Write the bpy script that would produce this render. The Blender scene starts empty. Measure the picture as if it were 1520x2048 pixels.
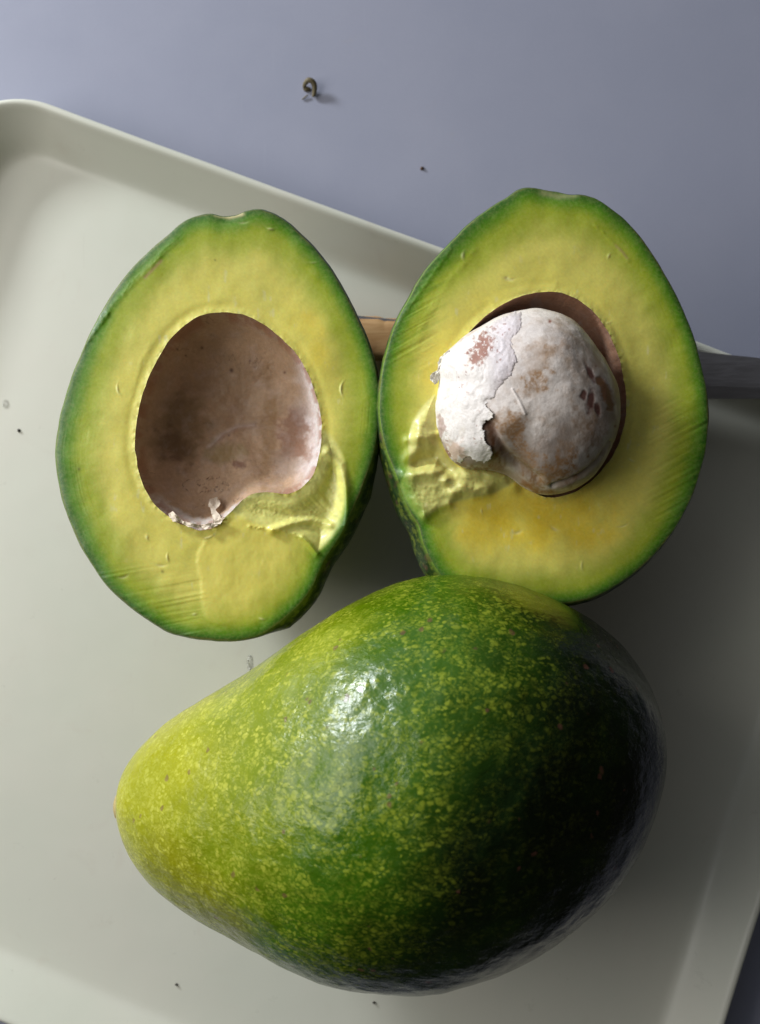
import bpy, math
import numpy as np

# ------------------------------------------------------------------ camera, light, exposure
D = 0.260            # camera height above the tray floor (m)
S = 0.00013          # metres per photo pixel on the tray floor
CX, CY = 760.0, 1024.0
scene = bpy.context.scene
COL = scene.collection

cam = bpy.data.cameras.new('camera')
cam.sensor_fit = 'VERTICAL'; cam.sensor_height = 36.0
cam.lens = 18.0 / (1024 * S / D)
cam.clip_start = 0.01; cam.clip_end = 20
cam.dof.use_dof = True; cam.dof.focus_distance = D - 0.047; cam.dof.aperture_fstop = 16.0
camo = bpy.data.objects.new('camera', cam); COL.objects.link(camo)
camo.location = (0, 0, D); scene.camera = camo

world = bpy.data.worlds.new('World'); scene.world = world; world.use_nodes = True
wn = world.node_tree.nodes; wl = world.node_tree.links; wn.clear()
wo = wn.new('ShaderNodeOutputWorld'); wb = wn.new('ShaderNodeBackground')
tc = wn.new('ShaderNodeTexCoord'); dt = wn.new('ShaderNodeVectorMath'); dt.operation = 'DOT_PRODUCT'
dt.inputs[1].default_value = (-0.72, 0.66, 0.20)
mr = wn.new('ShaderNodeMapRange'); mr.inputs[1].default_value = -0.5; mr.inputs[2].default_value = 1.0
cr = wn.new('ShaderNodeValToRGB')
cr.color_ramp.elements[0].position = 0.0; cr.color_ramp.elements[0].color = (0.026, 0.025, 0.021, 1)
cr.color_ramp.elements[1].position = 1.0; cr.color_ramp.elements[1].color = (1.45, 1.5, 1.55, 1)
e = cr.color_ramp.elements.new(0.80); e.color = (0.40, 0.42, 0.46, 1)
e = cr.color_ramp.elements.new(0.5); e.color = (0.075, 0.073, 0.068, 1)
wl.new(tc.outputs['Generated'], dt.inputs[0]); wl.new(dt.outputs['Value'], mr.inputs[0])
wl.new(mr.outputs[0], cr.inputs[0]); wl.new(cr.outputs[0], wb.inputs[0]); wb.inputs[1].default_value = 0.72
wl.new(wb.outputs[0], wo.inputs[0])

from mathutils import Vector
def area(name, az, el, dist, sx, sy, power, color, target=(0, 0, 0.03)):
    l = bpy.data.lights.new(name, 'AREA'); l.shape = 'RECTANGLE'; l.size = sx; l.size_y = sy
    l.energy = power; l.color = color
    o = bpy.data.objects.new(name, l); COL.objects.link(o)
    a, e_ = math.radians(az), math.radians(el); t = Vector(target)
    d = Vector((math.cos(e_) * math.cos(a), math.cos(e_) * math.sin(a), math.sin(e_)))
    o.location = t + d * dist
    o.rotation_euler = (-d).to_track_quat('-Z', 'Y').to_euler()
    return o
area('window_light', 170, 39, 0.47, 0.36, 0.30, 1.45, (1.0, 0.97, 0.92))
area('window_pane_light', 139, 16, 0.70, 0.15, 0.085, 5.6, (0.90, 0.95, 1.0))

scene.view_settings.view_transform = 'Standard'; scene.view_settings.look = 'None'
scene.view_settings.exposure = -0.24; scene.view_settings.gamma = 1.0

# ------------------------------------------------------------------ helpers
rng = np.random.default_rng(7)
def W(px, py, z=0.0):
    """photo pixel + height above the tray floor (m) -> world point"""
    k = S * (D - z) / D
    return np.stack([(px - CX) * k, -(py - CY) * k, z + 0 * px], -1)

def _h(ix, iy, iz, seed):
    n = (ix * 374761393 + iy * 668265263 + iz * 2147483647 + seed * 1274126177) & 0xFFFFFFFF
    n = ((n ^ (n >> 13)) * 1274126177) & 0xFFFFFFFF
    n = (n ^ (n >> 16)) & 0xFFFFFF
    return n / float(0xFFFFFF)
def vnoise(x, y, z=0.0, seed=0):
    x, y, z = np.broadcast_arrays(np.asarray(x, float), y, z)
    xi, yi, zi = np.floor(x).astype(np.int64), np.floor(y).astype(np.int64), np.floor(z).astype(np.int64)
    fx, fy, fz = x - xi, y - yi, z - zi
    fx, fy, fz = [f * f * f * (f * (f * 6 - 15) + 10) for f in (fx, fy, fz)]
    r = 0
    for a in (0, 1):
        for b in (0, 1):
            for c in (0, 1):
                wgt = (fx if a else 1 - fx) * (fy if b else 1 - fy) * (fz if c else 1 - fz)
                r = r + wgt * _h(xi + a, yi + b, zi + c, seed)
    return r * 2 - 1
def fbm(x, y, z=0.0, seed=0, o=4, g=0.5):
    r, a, t = 0, 1.0, 0
    for i in range(o):
        r = r + a * vnoise(x, y, z, seed + i * 17); t += a; a *= g
        x, y, z = x * 2.03 + 7.1, y * 2.03 + 3.3, np.asarray(z) * 2.03 + 1.7
    return r / t
def sm(a, b, x):
    t = np.clip((x - a) / (b - a), 0, 1); return t * t * (3 - 2 * t)
def catmull(p, n=8):
    p = np.asarray(p, float); out = []
    N = len(p)
    for i in range(N):
        p0, p1, p2, p3 = p[i - 1], p[i], p[(i + 1) % N], p[(i + 2) % N]
        for k in range(n):
            t = k / n
            out.append(.5 * ((2 * p1) + (p2 - p0) * t + (2 * p0 - 5 * p1 + 4 * p2 - p3) * t * t + (3 * p1 - p0 - 3 * p2 + p3) * t ** 3))
    return np.array(out)
def sdf(poly, x, y):
    """signed distance in px, positive inside"""
    poly = np.asarray(poly, float); sh = np.shape(x); x = np.ravel(x); y = np.ravel(y)
    d = np.full(x.shape, 1e18); ins = np.zeros(x.shape, bool)
    for (ax, ay), (bx, by) in zip(poly, np.roll(poly, -1, 0)):
        ex, ey = bx - ax, by - ay; L = ex * ex + ey * ey + 1e-12
        t = np.clip(((x - ax) * ex + (y - ay) * ey) / L, 0, 1)
        d = np.minimum(d, (x - ax - t * ex) ** 2 + (y - ay - t * ey) ** 2)
        c = ((ay > y) != (by > y)) & (x < (bx - ax) * (y - ay) / (by - ay + 1e-12) + ax)
        ins ^= c
    return (np.sqrt(d) * np.where(ins, 1, -1)).reshape(sh)
def segd(x, y, pts):
    d = 1e18
    pts = np.asarray(pts, float)
    for (ax, ay), (bx, by) in zip(pts[:-1], pts[1:]):
        ex, ey = bx - ax, by - ay; L = ex * ex + ey * ey + 1e-12
        t = np.clip(((x - ax) * ex + (y - ay) * ey) / L, 0, 1)
        d = np.minimum(d, (x - ax - t * ex) ** 2 + (y - ay - t * ey) ** 2)
    return np.sqrt(d)
def soften(p, k):
    w = np.hanning(2 * k + 3)[1:-1]; w /= w.sum(); q = np.concatenate([p[-k:], p, p[:k]])
    return np.stack([np.convolve(q[:, a], w, 'valid') for a in (0, 1)], 1)
def polar(poly, cx, cy, th):
    """radius of the outline along each angle"""
    p = np.asarray(poly, float) - (cx, cy); q = np.roll(p, -1, 0)
    dx, dy = np.cos(th)[:, None], np.sin(th)[:, None]
    ex, ey = (q - p)[None, :, 0], (q - p)[None, :, 1]
    den = dx * ey - dy * ex
    den = np.where(np.abs(den) < 1e-9, 1e-9, den)
    t = (p[None, :, 0] * ey - p[None, :, 1] * ex) / den
    s = (p[None, :, 0] * dy - p[None, :, 1] * dx) / den
    ok = (s >= -1e-6) & (s <= 1 + 1e-6) & (t > 0)
    return np.max(np.where(ok, t, 0), 1)
def lin(r, g, b):
    c = np.array([r, g, b], float) / 255.0
    return np.where(c <= .04045, c / 12.92, ((c + .055) / 1.055) ** 2.4)
def mix(a, b, t):
    return a + (b - a) * np.asarray(t)[..., None]
def rough_path(poly, amp, sc, seed):
    """a traced outline with small irregular wobble"""
    p = np.asarray(poly, float); nx = fbm(p[:, 0] / sc, p[:, 1] / sc, 0, seed, 3); ny = fbm(p[:, 0] / sc, p[:, 1] / sc, 5, seed + 3, 3)
    return p + np.stack([nx, ny], 1) * amp

def link(o, parent=None):
    COL.objects.link(o)
    if parent is not None: o.parent = parent
    return o
def mesh_obj(name, V, F, mat, parent=None, col=None, smooth=True, extra=None):
    me = bpy.data.meshes.new(name)
    V = np.asarray(V, np.float32).reshape(-1, 3); F = np.asarray(F, np.int32)
    if F.ndim == 2:
        k = F.shape[1]
        me.vertices.add(len(V)); me.vertices.foreach_set('co', V.ravel())
        me.loops.add(F.size); me.loops.foreach_set('vertex_index', F.ravel())
        me.polygons.add(len(F)); me.polygons.foreach_set('loop_start', np.arange(0, F.size, k, dtype=np.int32))
        me.polygons.foreach_set('loop_total', np.full(len(F), k, np.int32))
        me.update(calc_edges=True)
    me.polygons.foreach_set('use_smooth', np.full(len(me.polygons), smooth))
    if col is not None:
        a = me.attributes.new('paint', 'FLOAT_COLOR', 'POINT')
        c = np.concatenate([np.clip(np.reshape(col, (-1, 3)), 0, 1), np.ones((len(V), 1))], 1).astype(np.float32)
        a.data.foreach_set('color', c.ravel())
    for k_, v in (extra or {}).items():
        a = me.attributes.new(k_, 'FLOAT', 'POINT'); a.data.foreach_set('value', np.asarray(v, np.float32).ravel())
    me.validate(); me.update()
    me.materials.append(mat)
    return link(bpy.data.objects.new(name, me), parent)
def grid_faces(nr, nt, wrap=True):
    i = np.arange(nr - 1)[:, None]; j = np.arange(nt if wrap else nt - 1)[None, :]
    j2 = (j + 1) % nt
    return np.stack([i * nt + j, i * nt + j2, (i + 1) * nt + j2, (i + 1) * nt + j], -1).reshape(-1, 4)
def empty(name, loc):
    o = bpy.data.objects.new(name, None); o.empty_display_size = 0.01; link(o); o.location = loc; return o
def tag(o, label=None, cat=None, group=None, kind=None):
    for k, v in (('label', label), ('category', cat), ('group', group), ('kind', kind)):
        if v: o[k] = v
    return o
def under(o, parent):
    """parent o (built in world coordinates) to a root that only has a location"""
    o.parent = parent; o.matrix_parent_inverse = __import__('mathutils').Matrix.Translation(parent.location).inverted()
    return o

class N:
    """tiny node-tree builder"""
    def __init__(s, name):
        s.m = bpy.data.materials.new(name); s.m.use_nodes = True; s.t = s.m.node_tree; s.n = s.t.nodes
        s.b = s.n['Principled BSDF']; s.out = s.n['Material Output']
    def new(s, k, **kw):
        n = s.n.new(k)
        for a, v in kw.items(): setattr(n, a, v)
        return n
    def l(s, a, b): s.t.links.new(a, b)
    def coord(s, sc=(1, 1, 1), rot=(0, 0, 0)):
        c = s.new('ShaderNodeTexCoord'); m = s.new('ShaderNodeMapping'); m.inputs['Scale'].default_value = sc
        m.inputs['Rotation'].default_value = rot; s.l(c.outputs['Object'], m.inputs['Vector']); return m.outputs[0]
    def noise(s, v, scale, detail=4, rough=.55, dist=0):
        n = s.new('ShaderNodeTexNoise'); n.inputs['Scale'].default_value = scale; n.inputs['Detail'].default_value = detail
        n.inputs['Roughness'].default_value = rough; n.inputs['Distortion'].default_value = dist
        s.l(v, n.inputs['Vector']); return n.outputs['Fac']
    def rng(s, f, a, b, c=0, d=1, smooth=True):
        n = s.new('ShaderNodeMapRange'); n.interpolation_type = 'SMOOTHSTEP' if smooth else 'LINEAR'
        for i, v in enumerate((a, b, c, d)): n.inputs[i + 1].default_value = v
        s.l(f, n.inputs[0]); return n.outputs[0]
    def math(s, op, a, b):
        n = s.new('ShaderNodeMath', operation=op)
        for i, v in enumerate((a, b)):
            if isinstance(v, (int, float)): n.inputs[i].default_value = v
            else: s.l(v, n.inputs[i])
        return n.outputs[0]
    def mix(s, f, a, b, mode='MIX'):
        n = s.new('ShaderNodeMix', data_type='RGBA', blend_type=mode)
        if isinstance(f, (int, float)): n.inputs[0].default_value = f
        else: s.l(f, n.inputs[0])
        for i, v in ((6, a), (7, b)):
            if isinstance(v, (tuple, list)): n.inputs[i].default_value = (*v, 1) if len(v) == 3 else v
            else: s.l(v, n.inputs[i])
        return n.outputs[2]
    def attr(s, k='paint', o='Color'):
        n = s.new('ShaderNodeAttribute', attribute_name=k); return n.outputs[o]
    def bump(s, h, strength, dist, prev=None):
        n = s.new('ShaderNodeBump'); n.inputs['Strength'].default_value = strength; n.inputs['Distance'].default_value = dist
        s.l(h, n.inputs['Height'])
        if prev is not None: s.l(prev, n.inputs['Normal'])
        return n.outputs[0]
    def done(s, color=None, rough=.5, normal=None, spec=.5, **kw):
        if color is not None:
            if isinstance(color, (tuple, list)): s.b.inputs['Base Color'].default_value = (*color, 1)
            else: s.l(color, s.b.inputs['Base Color'])
        if isinstance(rough, (int, float)): s.b.inputs['Roughness'].default_value = rough
        else: s.l(rough, s.b.inputs['Roughness'])
        if normal is not None: s.l(normal, s.b.inputs['Normal'])
        s.b.inputs['Specular IOR Level'].default_value = spec
        for k, v in kw.items(): s.b.inputs[k.replace('_', ' ')].default_value = v
        return s.m

# ------------------------------------------------------------------ materials
def mat_table():
    n = N('grey_blue_laminate'); v = n.coord()
    big = n.rng(n.noise(v, 14, 5, .6), .3, .7); c = n.mix(big, (.308, .322, .408), (.336, .346, .430))
    stain = n.rng(n.noise(v, 55, 5, .7, .6), .62, .78, 0, .35); c = n.mix(stain, c, (.36, .33, .33))
    fine = n.noise(v, 2600, 2); c = n.mix(n.rng(fine, .35, .65, 0, .10), c, (.25, .27, .36))
    vs = n.coord((1, .06, 1), (0, 0, .5)); scr = n.rng(n.noise(vs, 900, 2, .5), .70, .76, 0, .03); c = n.mix(scr, c, (.6, .62, .68))
    r = n.rng(n.noise(v, 90, 4), .3, .7, .42, .56)
    return n.done(c, r, n.bump(fine, .25, .00006), .35)
def mat_tray():
    n = N('ivory_melamine'); v = n.coord()
    big = n.rng(n.noise(v, 18, 5, .6), .3, .7); c = n.mix(big, (.630, .638, .545), (.660, .648, .560))
    sm_ = n.rng(n.noise(v, 75, 6, .7, .8), .56, .78, 0, .26); c = n.mix(sm_, c, (.56, .50, .42))
    fine = n.noise(v, 1500, 3); sp = n.rng(n.noise(v, 480, 3, .6), .72, .80, 0, .45); c = n.mix(sp, c, (.35, .32, .26))
    vs = n.coord((1, .04, 1), (0, 0, 1.1)); scr = n.noise(vs, 1300, 2, .5)
    r = n.rng(n.noise(v, 120, 5, .7), .3, .7, .27, .40)
    nb = n.bump(n.noise(v, 35, 2), .5, .0004); nb = n.bump(scr, .10, .00004, nb); c = n.mix(n.rng(scr, .72, .78, 0, .18), c, (.42, .40, .33))
    return n.done(c, r, n.bump(fine, .12, .00004, nb), .5)
def mat_flesh():
    n = N('avocado_flesh'); v = n.coord()
    c = n.attr(); f = n.noise(v, 1500, 4, .65); f2 = n.noise(v, 420, 4, .6)
    c = n.mix(n.rng(f, .35, .7, 0, .10), c, (.76, .74, .30)); c = n.mix(n.rng(f2, .3, .7, 0, .06), c, (.30, .33, .03))
    nb = n.bump(f2, .08, .00015); nb = n.bump(f, .2, .00006, nb)
    r = n.rng(f2, .3, .7, .36, .55)
    return n.done(c, r, nb, .45, Subsurface_Weight=.15, Subsurface_Scale=.003, Coat_Weight=.25, Coat_Roughness=.22)
def mat_lining():
    n = N('seed_coat_lining'); v = n.coord(); c = n.attr()
    f = n.noise(v, 1300, 5, .65); f2 = n.noise(v, 300, 5, .65)
    c = n.mix(n.rng(f, .3, .7, 0, .22), c, (.16, .10, .06)); c = n.mix(n.rng(f2, .45, .75, 0, .25), c, (.56, .45, .42))
    nb = n.bump(f2, .5, .0005); nb = n.bump(f, .5, .00018, nb)
    return n.done(c, .55, nb, .4, Subsurface_Weight=.06, Subsurface_Scale=.002)
def mat_seed():
    n = N('seed_papery_coat'); v = n.coord(); c = n.attr()
    f = n.noise(v, 1700, 5, .7); f2 = n.noise(v, 380, 5, .65, .4)
    c = n.mix(n.rng(f, .35, .7, 0, .22), c, (.34, .24, .17)); c = n.mix(n.rng(f2, .45, .8, 0, .10), c, (.72, .68, .66))
    nb = n.bump(f2, .3, .0004); nb = n.bump(f, .55, .00014, nb)
    return n.done(c, .55, nb, .35)
def mat_skin_half():
    n = N('half_skin'); v = n.coord(); c = n.attr()
    f = n.rng(n.noise(v, 520, 3, .6), .5, .62, 0, .7); c = n.mix(f, c, (.12, .15, .02))
    return n.done(c, .38, n.bump(n.noise(v, 500, 3), .6, .0006), .5)
def mat_whole():
    n = N('whole_skin'); c = n.attr()
    v0 = n.coord(); 
    # flecks: stretched along the fruit, broken up, denser in drifts
    wob = n.new('ShaderNodeTexNoise'); wob.inputs['Scale'].default_value = 380; wob.inputs['Detail'].default_value = 2; n.l(v0, wob.inputs['Vector'])
    add = n.new('ShaderNodeVectorMath', operation='MULTIPLY_ADD'); n.l(wob.outputs['Color'], add.inputs[0]); add.inputs[1].default_value = (.0022,) * 3; n.l(v0, add.inputs[2])
    rot = n.new('ShaderNodeMapping'); rot.inputs['Rotation'].default_value = (0, 0, .35); rot.inputs['Scale'].default_value = (.8, 1.15, 1.0); n.l(add.outputs[0], rot.inputs['Vector'])
    drift = n.noise(n.coord((1, 1.6, 1.2), (0, 0, .4)), 58, 4, .6)
    fl = n.noise(rot.outputs[0], 1150, 3, .5)
    dens = n.attr('dens', 'Fac')
    s1 = n.math('ADD', fl, n.rng(drift, .3, .7, -.085, .055, False)); s1 = n.math('ADD', s1, dens)
    m1 = n.rng(s1, .47, .66)
    def dotlayer(scale, size, soft, clus, lo, hi):
        vo = n.new('ShaderNodeTexVoronoi'); vo.inputs['Scale'].default_value = scale; n.l(rot.outputs[0], vo.inputs['Vector'])
        rnd = n.new('ShaderNodeSeparateColor'); n.l(vo.outputs['Color'], rnd.inputs[0])
        d_ = n.math('ADD', vo.outputs['Distance'], n.math('MULTIPLY', rnd.outputs[0], .18))
        k_ = n.rng(d_, size, size + soft, 1, 0)
        sel = n.math('ADD', n.noise(v0, clus, 3, .6), n.math('MULTIPLY', dens, 1.0)); sel = n.math('ADD', sel, n.rng(drift, .3, .7, -.09, .06, False))
        return n.math('MULTIPLY', n.math('MULTIPLY', k_, n.rng(sel, lo, hi)), n.rng(rnd.outputs[1], 0, 1, .5, 1, False))
    dots = n.math('MAXIMUM', dotlayer(1000, .36, .26, 330, .44, .54), dotlayer(680, .32, .22, 240, .47, .57))
    dots = n.math('MAXIMUM', dots, n.math('MULTIPLY', dotlayer(1700, .38, .30, 200, .42, .52), .45))
    fleck = n.attr('fleck')
    c1 = n.mix(n.math('MULTIPLY', m1, .22), c, fleck)
    c1 = n.mix(n.math('MULTIPLY', dots, .9), c1, fleck)
    # large cloudy variation of the green
    cl = n.noise(n.coord((1, 1.3, 1)), 46, 4, .6); c1 = n.mix(n.rng(cl, .35, .75, 0, .45), c1, n.mix(.55, c1, (.02, .07, .004)))
    # purple brown corky spots
    v2 = n.new('ShaderNodeTexVoronoi'); v2.inputs['Scale'].default_value = 190; n.l(add.outputs[0], v2.inputs['Vector'])
    sp = n.rng(v2.outputs['Distance'], .085, .15, 1, 0)
    pick = n.new('ShaderNodeSeparateColor'); n.l(v2.outputs['Color'], pick.inputs[0])
    sp = n.math('MULTIPLY', sp, n.rng(n.math('ADD', pick.outputs[0], n.rng(drift, .35, .65, -.25, .25, False)), .42, .52))
    c1 = n.mix(n.math('MULTIPLY', sp, .6), c1, (.13, .05, .035))
    # relief: fine lenticels, soft ripples and shallow dents
    h1 = n.noise(rot.outputs[0], 620, 4, .6); h2 = n.noise(n.coord((1, 1.9, 1), (0, 0, .45)), 170, 4, .6); h3 = n.noise(v0, 60, 3, .5)
    nb = n.bump(h3, .5, .0022); nb = n.bump(h2, .35, .0007, nb); nb = n.bump(h1, .6, .00026, nb); nb = n.bump(dots, .3, .00006, nb)
    r = n.rng(n.noise(v0, 130, 4, .6), .3, .7, .15, .27); r = n.math('ADD', r, n.math('MULTIPLY', m1, .06))
    return n.done(c1, r, nb, .42)
M = dict(table=mat_table(), tray=mat_tray(), flesh=mat_flesh(), lining=mat_lining(), seed=mat_seed(), hskin=mat_skin_half(), whole=mat_whole())
def simple(name, c, r=.5, spec=.5, bs=None, **kw):
    n = N(name); v = n.coord(); f = n.noise(v, bs or 900, 4, .6)
    col = n.mix(n.rng(f, .3, .7, 0, .45), tuple(c), tuple(x * .6 for x in c))
    return n.done(col, r, n.bump(f, .4, .0002), spec, **kw)
def mat_wood():
    n = N('handle_wood'); v = n.coord((.12, 1, 1)); f = n.noise(v, 700, 5, .6, .5); g = n.noise(n.coord(), 180, 3)
    c = n.mix(n.rng(f, .3, .7), (.44, .23, .085), (.60, .36, .16)); c = n.mix(n.rng(g, .55, .75, 0, .5), c, (.30, .13, .05))
    return n.done(c, .42, n.bump(f, .3, .0002), .5)
def mat_steel():
    n = N('blade_steel'); v = n.coord((.05, 1, 1)); f = n.noise(v, 2500, 3)
    c = n.mix(n.rng(f, .3, .7), (.40, .39, .42), (.44, .43, .46)); r = n.rng(f, .3, .7, .30, .42)
    return n.done(c, r, n.bump(f, .1, .00005), .5, Metallic=.9)
M['wood'] = mat_wood(); M['steel'] = mat_steel()
M['crumb'] = simple('dried_brown', (.10, .055, .03), .7); M['curl'] = simple('dry_peel_curl', (.16, .13, .07), .6, .4, 1500)
M['dark'] = simple('dark_speck', (.05, .045, .035), .6); M['hair'] = simple('dark_thread', (.06, .04, .035), .5)
M['tan'] = simple('tan_stem_scar', (.45, .35, .15), .65, .3, 1500); M['paper'] = simple('loose_papery_coat', (.80, .68, .54), .6, .3, 1600)
def mat_water():
    n = N('water'); n.done((1, 1, 1), .02, None, .5, Transmission_Weight=1.0, IOR=1.33); return n.m
M['water'] = mat_water()

# ------------------------------------------------------------------ table
x0, x1, y0, y1, zt, zb = -.62, .20, -.27, .75, -.0032, -.028
V = [(x0, y0, zt), (x1, y0, zt), (x1, y1, zt), (x0, y1, zt), (x0, y0, zb), (x1, y0, zb), (x1, y1, zb), (x0, y1, zb)]
tb = mesh_obj('table_top', V, [[0, 1, 2, 3], [7, 6, 5, 4], [0, 4, 5, 1], [1, 5, 6, 2], [2, 6, 7, 3], [3, 7, 4, 0]], M['table'], smooth=False)
tag(tb, 'grey blue laminate table top under and beyond the ivory tray', None, None, 'structure')

# ------------------------------------------------------------------ tray
def inter(l1, l2):
    (p, d), (q, e_) = l1, l2
    A = np.array([[d[0], -e_[0]], [d[1], -e_[1]]]); s, _ = np.linalg.solve(A, np.array(q) - p)
    return np.array(p) + s * np.array(d)
def unit(v): v = np.array(v, float); return v / np.linalg.norm(v)
ltop = (np.array([65., 306]), unit([1, .367])); lright = (np.array([1438., 1683]), unit([-.318, 1]))
lbot = (np.array([130., 1956]), unit([-1, -.405])); lleft = (np.array([-8., 349]), unit([.34, -1]))
lines = [ltop, lright, lbot, lleft]       # walked clockwise in the picture
R0 = 90.0
arcs = []
for i in range(4):
    a, b = lines[i], lines[(i + 1) % 4]
    c = inter(a, b); na = np.array([-a[1][1], a[1][0]]); nb_ = np.array([-b[1][1], b[1][0]])   # inward normals (y down, clockwise)
    cen = inter((a[0] + na * R0, a[1]), (b[0] + nb_ * R0, b[1]))
    t0 = math.atan2(-na[1], -na[0]); t1 = math.atan2(-nb_[1], -nb_[0])
    while t1 < t0: t1 += 2 * math.pi
    arcs.append((cen, t0, t1))
prof = [(-60, 0), (-16, 0), (-8, .10), (0, .35), (7, .95), (14, 1.8), (22, 3.0), (56, 8.3), (62, 9.3), (66, 10.0), (70, 10.5), (74, 10.8), (78, 10.8), (81, 10.5), (83, 9.9), (83.5, 9.2),
        (82, 8.2), (78, 7.2), (70, 6), (30, -1.2), (20, -2.4), (6, -3.05), (-60, -3.05)]
ringsV = []
for o, z in prof:
    ring = []
    for ci, (cen, t0, t1) in enumerate(arcs):
        for k in range(21):
            th = t0 + (t1 - t0) * k / 20
            r = max(R0 + o, 4)
            ring.append(cen + r * np.array([math.cos(th), math.sin(th)]))
        nx = arcs[(ci + 1) % 4]; a = ring[-1]; b = nx[0] + max(R0 + o, 4) * np.array([math.cos(nx[1]), math.sin(nx[1])])
        for k in range(1, 24): ring.append(a + (b - a) * k / 24)
    ring = np.array(ring)
    if o > -10:   # the moulded sides are never perfectly straight
        ring = ring + np.stack([fbm(ring[:, 0] / 260, ring[:, 1] / 260, 0, 3, 2), fbm(ring[:, 0] / 260, ring[:, 1] / 260, 4, 9, 2)], 1) * 3.0
    ringsV.append(np.stack([(ring[:, 0] - CX) * S, -(ring[:, 1] - CY) * S, np.full(len(ring), z / 1000)], 1))
nt = len(ringsV[0]); nr = len(prof)
V = np.concatenate(ringsV); F = [list(map(int, f)) for f in grid_faces(nr, nt)]
tray_root = empty('serving_tray', (0, 0, -.003))
cen_xy = (-0.0, -0.0)
def fan(base, flip):
    return [[base + i, base + (i + 1) % nt] for i in range(nt)]
Vt = np.concatenate([V, [[.01, 0, 0], [.01, 0, -.00305]]])
ct, cb = len(V), len(V) + 1
Fq = [f for f in F]
rim_faces = np.array(F, np.int32)
rim = mesh_obj('raised_rim', V, rim_faces, M['tray'])
under(rim, tray_root)
inner = ringsV[0]; Vf = np.concatenate([inner, [[.01, 0, 0]]])
flo = mesh_obj('tray_floor', Vf, [[nt, (i + 1) % nt, i] for i in range(nt)], M['tray'], smooth=True)
inner2 = ringsV[-1]; under(flo, tray_root)
Vf = np.concatenate([inner2, [[.01, 0, -.00305]]])
flo2 = mesh_obj('tray_underside', Vf, [[nt, i, (i + 1) % nt] for i in range(nt)], M['tray'], smooth=True); under(flo2, tray_root)
tag(tray_root, 'ivory plastic tray with raised rounded rim holding the avocados', 'tray')

# ------------------------------------------------------------------ avocado halves
def z1(p): return [(80 + x / 2.171, 400 + y / 2.171) for x, y in p]
def z2(p): return [(740 + x / 2.171, 350 + y / 2.171) for x, y in p]
def z3(p): return [(840 + x / 3.378, 560 + y / 3.378) for x, y in p]
L_OUT = z1([(735, 62), (640, 85), (560, 150), (470, 230), (390, 310), (310, 420), (240, 540), (190, 650), (140, 770), (100, 900), (78, 1020), (70, 1120), (85, 1230), (105, 1320), (140, 1410), (175, 1490), (215, 1560), (270, 1645), (330, 1710), (400, 1770), (490, 1832), (560, 1875), (640, 1895), (720, 1907), (800, 1912), (880, 1905), (960, 1885), (1020, 1850), (1080, 1800), (1140, 1740), (1180, 1680), (1212, 1612), (1242, 1548), (1288, 1482), (1337, 1390), (1375, 1300), (1415, 1200), (1448, 1100), (1466, 1000), (1473, 900), (1468, 800), (1450, 700), (1415, 600), (1370, 500), (1310, 380), (1240, 270), (1170, 190), (1100, 120), (1040, 75), (980, 50), (930, 43), (885, 54), (850, 70), (790, 74)])
L_CAV = z1([(760, 488), (690, 500), (620, 545), (560, 610), (515, 680), (475, 760), (440, 850), (420, 950), (412, 1030), (412, 1100), (430, 1190), (460, 1270), (510, 1340), (570, 1385), (640, 1420), (700, 1437), (750, 1430), (790, 1395), (830, 1350), (880, 1300), (930, 1272), (990, 1268), (1040, 1276), (1080, 1282), (1140, 1250), (1180, 1205), (1205, 1150), (1220, 1060), (1225, 980), (1215, 900), (1190, 820), (1160, 740), (1110, 660), (1050, 600), (980, 545), (900, 500), (830, 488)])
L_PATCH = z1([(745, 1438), (715, 1480), (690, 1530), (685, 1580), (700, 1650), (705, 1720), (715, 1790), (740, 1835), (850, 1860), (960, 1870), (1060, 1800), (1150, 1700), (1190, 1620), (1200, 1540), (1170, 1490), (1100, 1460), (1000, 1430), (920, 1400), (850, 1370)])
L_TEAR = z1([(830, 1350), (880, 1298), (930, 1268), (990, 1266), (1040, 1276), (1080, 1282), (1140, 1250), (1180, 1205), (1208, 1150), (1222, 1060), (1227, 1000), (1270, 1020), (1310, 1080), (1335, 1160), (1332, 1250), (1330, 1340), (1300, 1440), (1215, 1530), (1170, 1490), (1110, 1460), (1000, 1430), (900, 1400)])
R_OUT = z2([(700, 58), (650, 65), (590, 105), (510, 155), (430, 215), (350, 300), (270, 380), (220, 450), (170, 540), (120, 630), (80, 740), (55, 850), (42, 950), (45, 1050), (60, 1150), (85, 1230), (110, 1290), (130, 1350), (155, 1420), (180, 1475), (210, 1518), (224, 1575), (246, 1630), (272, 1680), (305, 1735), (380, 1800), (500, 1850), (620, 1875), (740, 1872), (830, 1860), (910, 1852), (1000, 1820), (1100, 1760), (1200, 1680), (1290, 1580), (1360, 1470), (1410, 1360), (1450, 1220), (1465, 1110), (1468, 1000), (1455, 900), (1430, 800), (1400, 690), (1350, 570), (1290, 450), (1210, 320), (1130, 220), (1050, 150), (980, 105), (920, 86), (870, 88), (820, 78), (760, 66)])
R_CAV = [(970, 631), (1018, 601), (1053, 588), (1092, 583), (1127, 585), (1154, 598), (1189, 622), (1213, 658), (1234, 699), (1248, 752), (1254, 806), (1250, 850), (1234, 900), (1201, 948), (1166, 977), (1121, 997), (1086, 995), (1064, 984), (1054, 962), (1032, 934), (990, 918), (940, 926), (907, 914), (884, 893), (876, 858), (876, 815), (884, 765), (902, 715), (932, 670)]
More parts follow.
